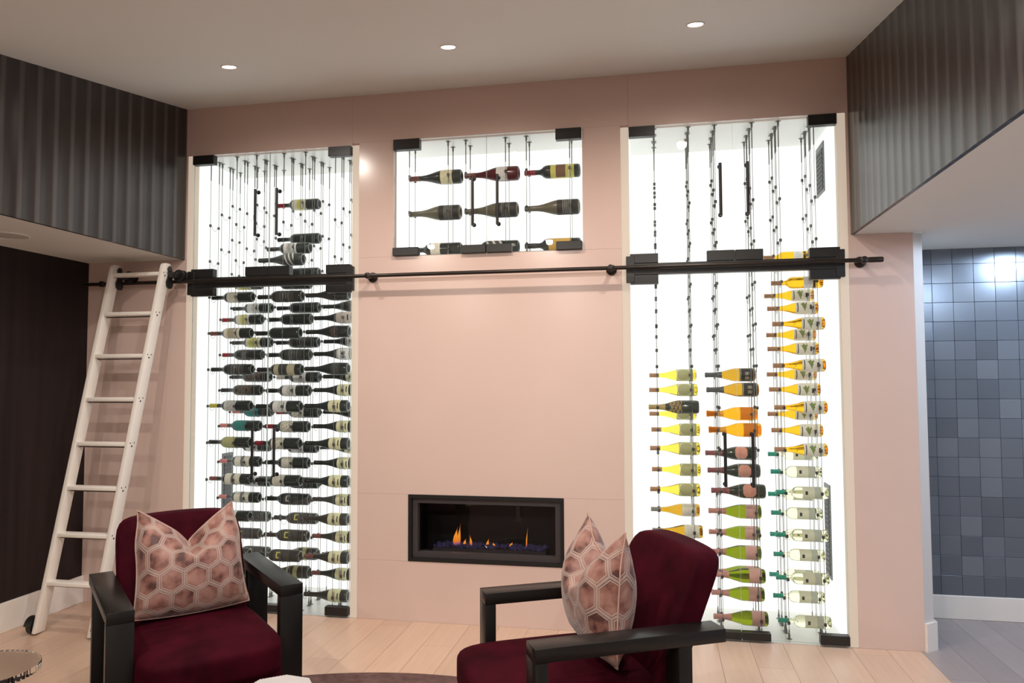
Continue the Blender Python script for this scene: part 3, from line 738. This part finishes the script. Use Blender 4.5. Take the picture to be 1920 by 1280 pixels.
for sx in (0, GAP):
    # hook plate with roller that rides on the rail
    ox, oy = lp(2.30); X = sx + SW + ox
    bm = bmesh.new()
    a = []; c = []
    for dy, z in ((-0.028, 0.075), (-0.010, 0.092), (0.012, 0.088), (0.020, 0.06), (0.018, 0.02), (0.022, -0.01), (0.030, -0.035), (0.016, -0.062), (-0.012, -0.066), (-0.034, -0.05), (-0.040, -0.02), (-0.026, 0.01), (-0.02, 0.04)):
        q = (oy + SD + dy, 2.262 + z)
        a.append(bm.verts.new((X, *q))); c.append(bm.verts.new((X + 0.008, *q)))
    bm.faces.new(a); bm.faces.new(c)
    for i in range(len(a)): bm.faces.new((a[i], a[(i + 1) % len(a)], c[(i + 1) % len(a)], c[i]))
    obj('hook_plate', bm, BLACK, t, 40)
    ry = RY + 0.68
    bm = bmesh.new(); lathe(bm, [(-0.024, 0.0), (-0.024, 0.042), (-0.017, 0.042), (-0.013, 0.026), (0.013, 0.026), (0.017, 0.042), (0.024, 0.042), (0.024, 0.0)], 28, 'y')
    obj('roller', bm, BLACK, t, 40, (X + 0.05, ry, RZ + 0.0392))
    bm = bmesh.new(); box(bm, X + 0.004, X + 0.066, oy + SD - 0.022, ry - 0.026, RZ + 0.020, RZ + 0.058); bev(bm, 0.004, 2); obj('roller_arm', bm, BLACK, t, 40)
# rolling feet on the outer sides
for sx, s in ((0, -1), (GAP + SW, 1)):
    ox, oy = lp(0.05)
    bm = bmesh.new(); lathe(bm, [(-0.016, 0.0), (-0.016, 0.046), (-0.012, 0.05), (0.012, 0.05), (0.016, 0.046), (0.016, 0.0)], 28, 'x')
    wh = obj('wheel', bm, BLACK, t, 40, (sx + ox + s * 0.026, oy + 0.035, 0.05))
    bm = bmesh.new()
    a = []; c = []
    for k in range(13):
        th = PI * (k / 12) * 0.72 + 0.1
        a.append(bm.verts.new((-0.02, -0.058 * math.cos(th), 0.058 * math.sin(th)))); c.append(bm.verts.new((0.02, -0.058 * math.cos(th), 0.058 * math.sin(th))))
    for i in range(12): bm.faces.new((a[i], a[i + 1], c[i + 1], c[i]))
    bm.faces.new(a if s > 0 else a); bm.faces.new(c)
    obj('wheel_cover', bm, BLACK, t, 40, (sx + ox + s * 0.026, oy + 0.035, 0.052))

# ------------------------------------------------------------------ fireplace
t = thing('fireplace', 'wide black gas fireplace set into the blush wall', 'fireplace', (0, 0, 0))
def frame4(name, x0, x1, z0, z1, wd, y0, y1, m, parent):
    bm = bmesh.new()
    o_ = [(x0, z0), (x1, z0), (x1, z1), (x0, z1)]; i_ = [(x0 + wd, z0 + wd), (x1 - wd, z0 + wd), (x1 - wd, z1 - wd), (x0 + wd, z1 - wd)]
    V = {}
    for nm, P in (('o', o_), ('i', i_)):
        for k, (x, z) in enumerate(P):
            for yn, y in (('f', y0), ('b', y1)): V[nm, k, yn] = bm.verts.new((x, y, z))
    for k in range(4):
        n = (k + 1) % 4
        for q in ((('o', k, 'f'), ('o', n, 'f'), ('i', n, 'f'), ('i', k, 'f')), (('o', k, 'b'), ('o', n, 'b'), ('i', n, 'b'), ('i', k, 'b')),
                  (('o', k, 'f'), ('o', n, 'f'), ('o', n, 'b'), ('o', k, 'b')), (('i', k, 'f'), ('i', n, 'f'), ('i', n, 'b'), ('i', k, 'b'))):
            bm.faces.new([V[a] for a in q])
    return obj(name, bm, m, parent)
frame4('surround', FX0 + .001, FX1 - .001, FZ0 + .001, FZ1 - .001, 0.022, -0.004, 0.06, FIREBLK, t)
frame4('inner_frame', FX0 + .024, FX1 - .024, FZ0 + .024, FZ1 - .024, 0.034, 0.022, 0.075, FIREGREY, t)
x0, x1, z0, z1, yb = FX0 + .012, FX1 - .012, FZ0 + .012, FZ1 - .012, 0.38
bm = bmesh.new()
box(bm, x0, x1, yb, yb + .02, z0, z1); box(bm, x0 - .02, x0, .06, yb + .02, z0 - .02, z1 + .02); box(bm, x1, x1 + .02, .06, yb + .02, z0 - .02, z1 + .02)
box(bm, x0, x1, .06, yb + .02, z0 - .02, z0); box(bm, x0, x1, .06, yb + .02, z1, z1 + .02)
fb = obj('firebox', bm, FIREBLK, t)
bxo('burner_tray', (x0 + .12, x1 - .12, 0.11, 0.26, z0, z0 + 0.055), FIREGREY, t, 0.004, 1)
EMB = mat('fire_glass', (0.05, 0.05, 0.11), 0.15); nodes(EMB)[2].inputs['Emission Color'].default_value = (0.14, 0.12, 0.34, 1); nodes(EMB)[2].inputs['Emission Strength'].default_value = 0.05
bm = bmesh.new(); R2 = random.Random(3)
for k in range(170):
    px = R2.uniform(x0 + .13, x1 - .13); py = R2.uniform(.115, .255); sz = R2.uniform(.008, .02)
    r_ = bmesh.ops.create_icosphere(bm, subdivisions=1, radius=sz)
    for v in r_['verts']:
        v.co = Vector((v.co.x * R2.uniform(.6, 1.4), v.co.y, v.co.z * R2.uniform(.5, 1))) + Vector((px, py, z0 + 0.058 + R2.uniform(0, .014)))
obj('crushed_glass', bm, EMB, t)['kind'] = 'stuff'
FL = bpy.data.materials.new('flame'); FL.use_nodes = True
N = FL.node_tree.nodes; L = FL.node_tree.links; N.clear()
o_ = N.new('ShaderNodeOutputMaterial'); e_ = N.new('ShaderNodeEmission'); tr = N.new('ShaderNodeBsdfTransparent'); mx = N.new('ShaderNodeMixShader')
tc = N.new('ShaderNodeTexCoord'); sp = N.new('ShaderNodeSeparateXYZ'); L.new(tc.outputs['Generated'], sp.inputs[0])
rc = ramp(N, [(0.0, (0.10, 0.10, 0.45)), (0.22, (0.9, 0.22, 0.02)), (0.55, (1.0, 0.34, 0.04)), (1.0, (1.0, 0.22, 0.02))])
ra = ramp(N, [(0.0, (0.25, 0.25, 0.25)), (0.3, (0.9, 0.9, 0.9)), (0.75, (0.8, 0.8, 0.8)), (1.0, (0.15, 0.15, 0.15))])
L.new(sp.outputs['Z'], rc.inputs[0]); L.new(sp.outputs['Z'], ra.inputs[0]); L.new(rc.outputs[0], e_.inputs[0]); e_.inputs[1].default_value = 1.1
L.new(ra.outputs[0], mx.inputs[0]); L.new(tr.outputs[0], mx.inputs[1]); L.new(e_.outputs[0], mx.inputs[2]); L.new(mx.outputs[0], o_.inputs[0])
for (fx, h, w_, ln) in ((-1.325, .125, .016, .018), (-1.300, .145, .011, .012), (-1.262, .05, .009, .012), (-1.216, .075, .008, -.01), (-1.105, .055, .009, .012), (-1.06, .03, .009, -.008), (-0.945, .038, .012, .012), (-0.842, .13, .004, .01)):
    bm = bmesh.new(); n = 10; rings = []
    pts = []; rs = []
    for k in range(9):
        q = k / 8
        pts.append((ln * q * q, 0, h * q)); rs.append(max(0.0006, w_ * (math.sin(PI * min(1, q * 0.9 + 0.22)) ** 0.9) * (1 - q ** 3)))
    tube(bm, pts, rs, 10)
    obj('flame', bm, FL, t, 60, (fx, 0.17, z0 + 0.062))
bxo('glass_front', (FX0 + .05, FX1 - .05, 0.062, 0.066, FZ0 + .05, FZ1 - .05), glassmat('fire_glass_pane', (0.9, 0.9, 0.9)), t)

# ------------------------------------------------------------------ armchairs
def puffy(a, b_, c_, p=5.0, n=12, crown=0.0):
    """rounded block with half sizes a, b_, c_"""
    bm = bmesh.new(); bmesh.ops.create_cube(bm, size=2.0)
    bmesh.ops.subdivide_edges(bm, edges=bm.edges[:], cuts=n, use_grid_fill=True)
    for v in bm.verts:
        q = v.co; nrm = (abs(q.x) ** p + abs(q.y) ** p + abs(q.z) ** p) ** (1 / p)
        q = q / nrm
        z = q.z * c_
        if crown: z += crown * (1 - (q.x) ** 2) * (1 - (q.y) ** 2) * (1 if q.z > 0 else 0.15)
        v.co = Vector((q.x * a, q.y * b_, z))
    return bm
def armchair(label, loc, rz):
    t = thing('armchair', label, 'armchair', loc, rz, 'burgundy velvet armchairs')
    for s in (-1, 1):
        bm = bmesh.new(); box(bm, min(s * .298, s * .402), max(s * .298, s * .402), -0.40, 0.352, 0.572, 0.622); bev(bm, 0.0025, 2); obj('arm', bm, FRAME, t, 40)
        bm = bmesh.new(); box(bm, min(s * .298, s * .402), max(s * .298, s * .402), -0.40, -0.352, 0.0, 0.572); bev(bm, 0.0025, 2); obj('leg', bm, FRAME, t, 40)
        bm = bmesh.new(); box(bm, min(s * .298, s * .402), max(s * .298, s * .402), 0.155, 0.21, 0.0, 0.572); bev(bm, 0.0025, 2); obj('leg', bm, FRAME, t, 40)
    bm = puffy(0.294, 0.375, 0.10, 14, 8)
    obj('seat_base', bm, VELVET, t, 60, (0, -0.135, 0.215))
    bm = puffy(0.297, 0.365, 0.082, 6, 16, 0.016)
    obj('seat_cushion', bm, VELVET, t, 60, (0, -0.19, 0.352))
    bm = puffy(0.292, 0.068, 0.36, 9, 16)
    for v in bm.verts:
        v.co.z += 0.015 * (1 - (v.co.x / .292) ** 2) if v.co.z > 0 else 0
        zz = v.co.z + 0.36
        v.co.y += 0.10 + 0.27 * max(0.0, zz / 0.72) ** 1.25
        v.co.z = zz + 0.145
    obj('backrest', bm, VELVET, t, 60)
    return t
c1 = armchair('burgundy velvet armchair with black arms, nearest the ladder', (-2.178, -1.455, 0.012), math.radians(45))
c2 = armchair('burgundy velvet armchair with black arms, right of the fireplace', (-0.247, -1.568, 0.012), math.radians(-62.9))

# honeycomb cushions
HEX = mat('honeycomb_velvet', (0.5, 0.28, 0.22), 0.55)
N, L, b = nodes(HEX)
uv = N.new('ShaderNodeUVMap')
HS = 0.108
def vm(op, a=None, c=None, sc=None):
    n = N.new('ShaderNodeVectorMath'); n.operation = op
    for i, q in enumerate((a, c)):
        if q is None: continue
        if isinstance(q, tuple): n.inputs[i].default_value = q
        else: L.new(q, n.inputs[i])
    if sc is not None: n.inputs['Scale'].default_value = sc
    return n
def ma(op, a, c=None, d=None):
    n = N.new('ShaderNodeMath'); n.operation = op
    for i, q in enumerate((a, c, d)):
        if q is None: continue
        if isinstance(q, (int, float)): n.inputs[i].default_value = q
        else: L.new(q, n.inputs[i])
    return n.outputs[0]
# pointy-top hexagons of width 1: cell (1, sqrt3), two offset lattices
p = vm('SCALE', uv.outputs[0], sc=1 / HS).outputs[0]
cell = (1.0, 1.7320508, 1.0); half = (0.5, 0.8660254, 0.5)
def hexd(off):
    q = vm('ADD', p, off).outputs[0]
    q = vm('MODULO', vm('ADD', q, (100.0, 173.20508, 100.0)).outputs[0], cell).outputs[0]
    q = vm('ABSOLUTE', vm('SUBTRACT', q, half).outputs[0]).outputs[0]
    s = N.new('ShaderNodeSeparateXYZ'); L.new(q, s.inputs[0])
    return ma('MAXIMUM', s.outputs['X'], ma('ADD', ma('MULTIPLY', s.outputs['X'], 0.5), ma('MULTIPLY', s.outputs['Y'], 0.8660254)))
hd = ma('MINIMUM', hexd((0, 0, 0)), hexd((0.5, 0.8660254, 0)))
line = ramp(N, [(0.0, (0, 0, 0)), (0.385, (0, 0, 0)), (0.40, (1, 1, 1)), (0.425, (1, 1, 1)), (0.435, (0.25, 0.25, 0.25)), (0.46, (0.25, 0.25, 0.25)), (0.47, (0.9, 0.9, 0.9))])
line.color_ramp.interpolation = 'LINEAR'
L.new(hd, line.inputs[0])
tc = N.new('ShaderNodeTexCoord'); nz = N.new('ShaderNodeTexNoise'); nz.inputs['Scale'].default_value = 13; nz.inputs['Detail'].default_value = 6
L.new(tc.outputs['Object'], nz.inputs['Vector'])
vel = ramp(N, [(0.36, (0.065, 0.022, 0.017)), (0.45, (0.20, 0.082, 0.063)), (0.62, (0.34, 0.18, 0.145))])
L.new(nz.outputs['Fac'], vel.inputs[0])
mx = N.new('ShaderNodeMix'); mx.data_type = 'RGBA'
L.new(line.outputs[0], mx.inputs[0]); L.new(vel.outputs[0], mx.inputs[6]); mx.inputs[7].default_value = (0.36, 0.265, 0.23, 1)
L.new(mx.outputs[2], b.inputs['Base Color'])
b.inputs['Sheen Weight'].default_value = 0.35; b.inputs['Sheen Roughness'].default_value = 0.4
bmpn = N.new('ShaderNodeBump'); bmpn.inputs['Strength'].default_value = 0.5; bmpn.inputs['Distance'].default_value = 0.004; bmpn.invert = True
L.new(line.outputs[0], bmpn.inputs['Height']); L.new(bmpn.outputs[0], b.inputs['Normal'])

def pillow(label, parent_loc, rz, lean, yaw, off, seed, depth=0.14):
    n = 40; R3 = random.Random(seed)
    bm = bmesh.new(); uvl = bm.loops.layers.uv.new('UVMap'); uvs = {}
    def ss(a, c, q): q = max(0, min(1, (q - a) / (c - a))); return q * q * (3 - 2 * q)
    W, H = 0.262, 0.51
    rows = {}
    for side in (-1, 1):
        for i in range(n + 1):
            u = -1 + 2 * i / n
            for j in range(n + 1):
                v = j / n
                edge = (i in (0, n) or j in (0, n))
                if side == 1 and edge: rows[side, i, j] = rows[-1, i, j]; continue
                hw = W * (1 - 0.10 * math.sin(PI * v)) * (1 - 0.22 * ss(0.62, 1.0, v) * (1 - 0.3))
                hw *= 1 - 0.03 * math.sin(PI * abs(u))
                notch = 0.175 * (1 - abs(u) ** 0.85) * ss(0.35, 1.0, v)
                z = H * v - notch + 0.012 * (u * u) * (1 if v < 0.1 else 0)
                xx = u * hw
                th = 0.122 * (max(0, 1 - abs(u) ** 4.5) ** 0.6) * (max(0, math.sin(PI * min(1, max(0, v))) ) ** 0.55)
                crease = math.exp(-(u / 0.20) ** 2) * ss(0.55, 0.95, v)
                th *= 1 - 0.55 * crease
                earth = ss(0.7, 1.0, v) * abs(u)
                y = side * th + 0.010 * math.sin(7 * u + 5 * v + seed) * (1 - abs(u)) * v
                y += 0.035 * crease * (1 if side < 0 else 1)
                y += 0.02 * earth
                vert = bm.verts.new((xx, y, z)); rows[side, i, j] = vert
    for side in (-1, 1):       # measure the cloth so the honeycomb is not stretched
        m_ = n // 2; vh = [0.0]
        for j in range(1, n + 1):
            vh.append(vh[-1] + sum((rows[side, i, j].co - rows[side, i, j - 1].co).length for i in (n // 4, m_, 3 * n // 4)) / 3)
        for j in range(n + 1):
            acc = {m_: 0.0}
            for i in range(m_ + 1, n + 1): acc[i] = acc[i - 1] + (rows[side, i, j].co - rows[side, i - 1, j].co).length
            for i in range(m_ - 1, -1, -1): acc[i] = acc[i + 1] - (rows[side, i + 1, j].co - rows[side, i, j].co).length
            for i in range(n + 1): uvs[side, i, j] = (acc[i] * 0.9 + rows[side, i, j].co.x * 0.1, vh[j] * 0.8 + 0.2 * j / n * H)
    for side in (-1, 1):
        for i in range(n):
            for j in range(n):
                ks = [(side, i, j), (side, i + 1, j), (side, i + 1, j + 1), (side, i, j + 1)]
                q = [rows[side, i, j], rows[side, i + 1, j], rows[side, i + 1, j + 1], rows[side, i, j + 1]]
                try: f = bm.faces.new(q)
                except ValueError: continue
                for lp_ in f.loops: lp_[uvl].uv = uvs[ks[q.index(lp_.vert)]]
    me = mesh('pillow_cover', bm, HEX, 80)
    t = thing('throw_pillow', label, 'pillow', (0, 0, 0), 0, 'honeycomb throw pillows')
    M = Matrix.Translation(parent_loc) @ Matrix.Rotation(rz, 4, 'Z') @ Matrix.Translation(off) @ Matrix.Rotation(yaw, 4, 'Z') @ Matrix.Rotation(lean, 4, 'X')
    t.matrix_world = M
    o = link('cover', me, t)
    bm = bmesh.new()
    bm.free()
    vs_ = me.vertices
    # piped seam round the rim
    idx = [(i, 0) for i in range(n + 1)] + [(n, j) for j in range(1, n + 1)] + [(i, n) for i in range(n - 1, -1, -1)] + [(0, j) for j in range(n - 1, 0, -1)]
    co = [Vector(vs_[i * (n + 1) + j].co) for i, j in idx]
    bm = bmesh.new(); tube(bm, co + [co[0]], 0.0035, 6, cap=False)
    obj('piping', bm, mat('pillow_piping', (0.42, 0.26, 0.21), 0.7), t, 60)
    return t
pillow('copper honeycomb pillow standing on the armchair nearest the ladder', (-2.178, -1.455, 0.012), math.radians(45), math.radians(-18), math.radians(2), (0.005, -0.01, 0.456), 1)
pillow('copper honeycomb pillow standing on the armchair right of the fireplace', (-0.247, -1.568, 0.012), math.radians(-62.9), math.radians(-4), math.radians(-3), (0.012, -0.02, 0.456), 4)

# ------------------------------------------------------------------ rug and clear side tables
bm = bmesh.new(); lathe(bm, [(0.0, 1.83), (0.008, 1.83), (0.012, 1.822), (0.012, 0.0)], 160, 'z')
o = obj('round_rug', bm, RUGM, None, 40, (-1.16, -2.66, 0.0)); tag(o, 'round mauve-brown rug under both armchairs', 'rug')
FROST = mat('frosted_acrylic', (0.80, 0.77, 0.76), 0.25, 0.0, Transmission_Weight=0.5, IOR=1.3)
def clear_table(label, loc, top_r, nside, ztop, th, rot, tm=None):
    t = thing('side_table', label, 'side table', loc, rot)
    bm = bmesh.new(); n = nside
    flutes = 8 if n == 8 else 1
    ring = []
    for k in range(n):
        a0, a1 = 2 * PI * k / n, 2 * PI * (k + 1) / n
        p0 = Vector((math.cos(a0), math.sin(a0))) * top_r; p1 = Vector((math.cos(a1), math.sin(a1))) * top_r
        m = flutes if n == 8 else 1
        for q in range(m):
            ring.append(p0.lerp(p1, q / m)); ring.append(p0.lerp(p1, (q + .5) / m) * 0.975)
    lo = [bm.verts.new((p_.x, p_.y, ztop - th)) for p_ in ring]; hi = [bm.verts.new((p_.x, p_.y, ztop)) for p_ in ring]
    bm.faces.new(lo); bm.faces.new(hi)
    for i in range(len(ring)): bm.faces.new((lo[i], lo[(i + 1) % len(ring)], hi[(i + 1) % len(ring)], hi[i]))
    obj('table_top', bm, tm or ACRYL, t)
    bm = bmesh.new(); lathe(bm, [(0.018, 0.0), (0.018, 0.03), (0.05, 0.026), (ztop - th - .03, 0.026), (ztop - th, 0.05), (ztop - th, 0.0)], 24, 'z'); obj('stem', bm, ACRYL, t, 40)
    bm = bmesh.new(); lathe(bm, [(0.0, 0.0), (0.0, top_r * .7), (0.014, top_r * .7), (0.018, top_r * .66), (0.018, 0.0)], 32, 'z'); obj('foot', bm, ACRYL, t, 40)
    return t
clear_table('round clear acrylic side table at the bottom left corner', (-2.375, -2.40, 0.012), 0.185, 60, 0.538, 0.024, 0)
clear_table('octagonal frosted acrylic side table in front of the left armchair', (-1.30, -2.26, 0.012), 0.125, 8, 0.488, 0.045, 0.25, FROST)
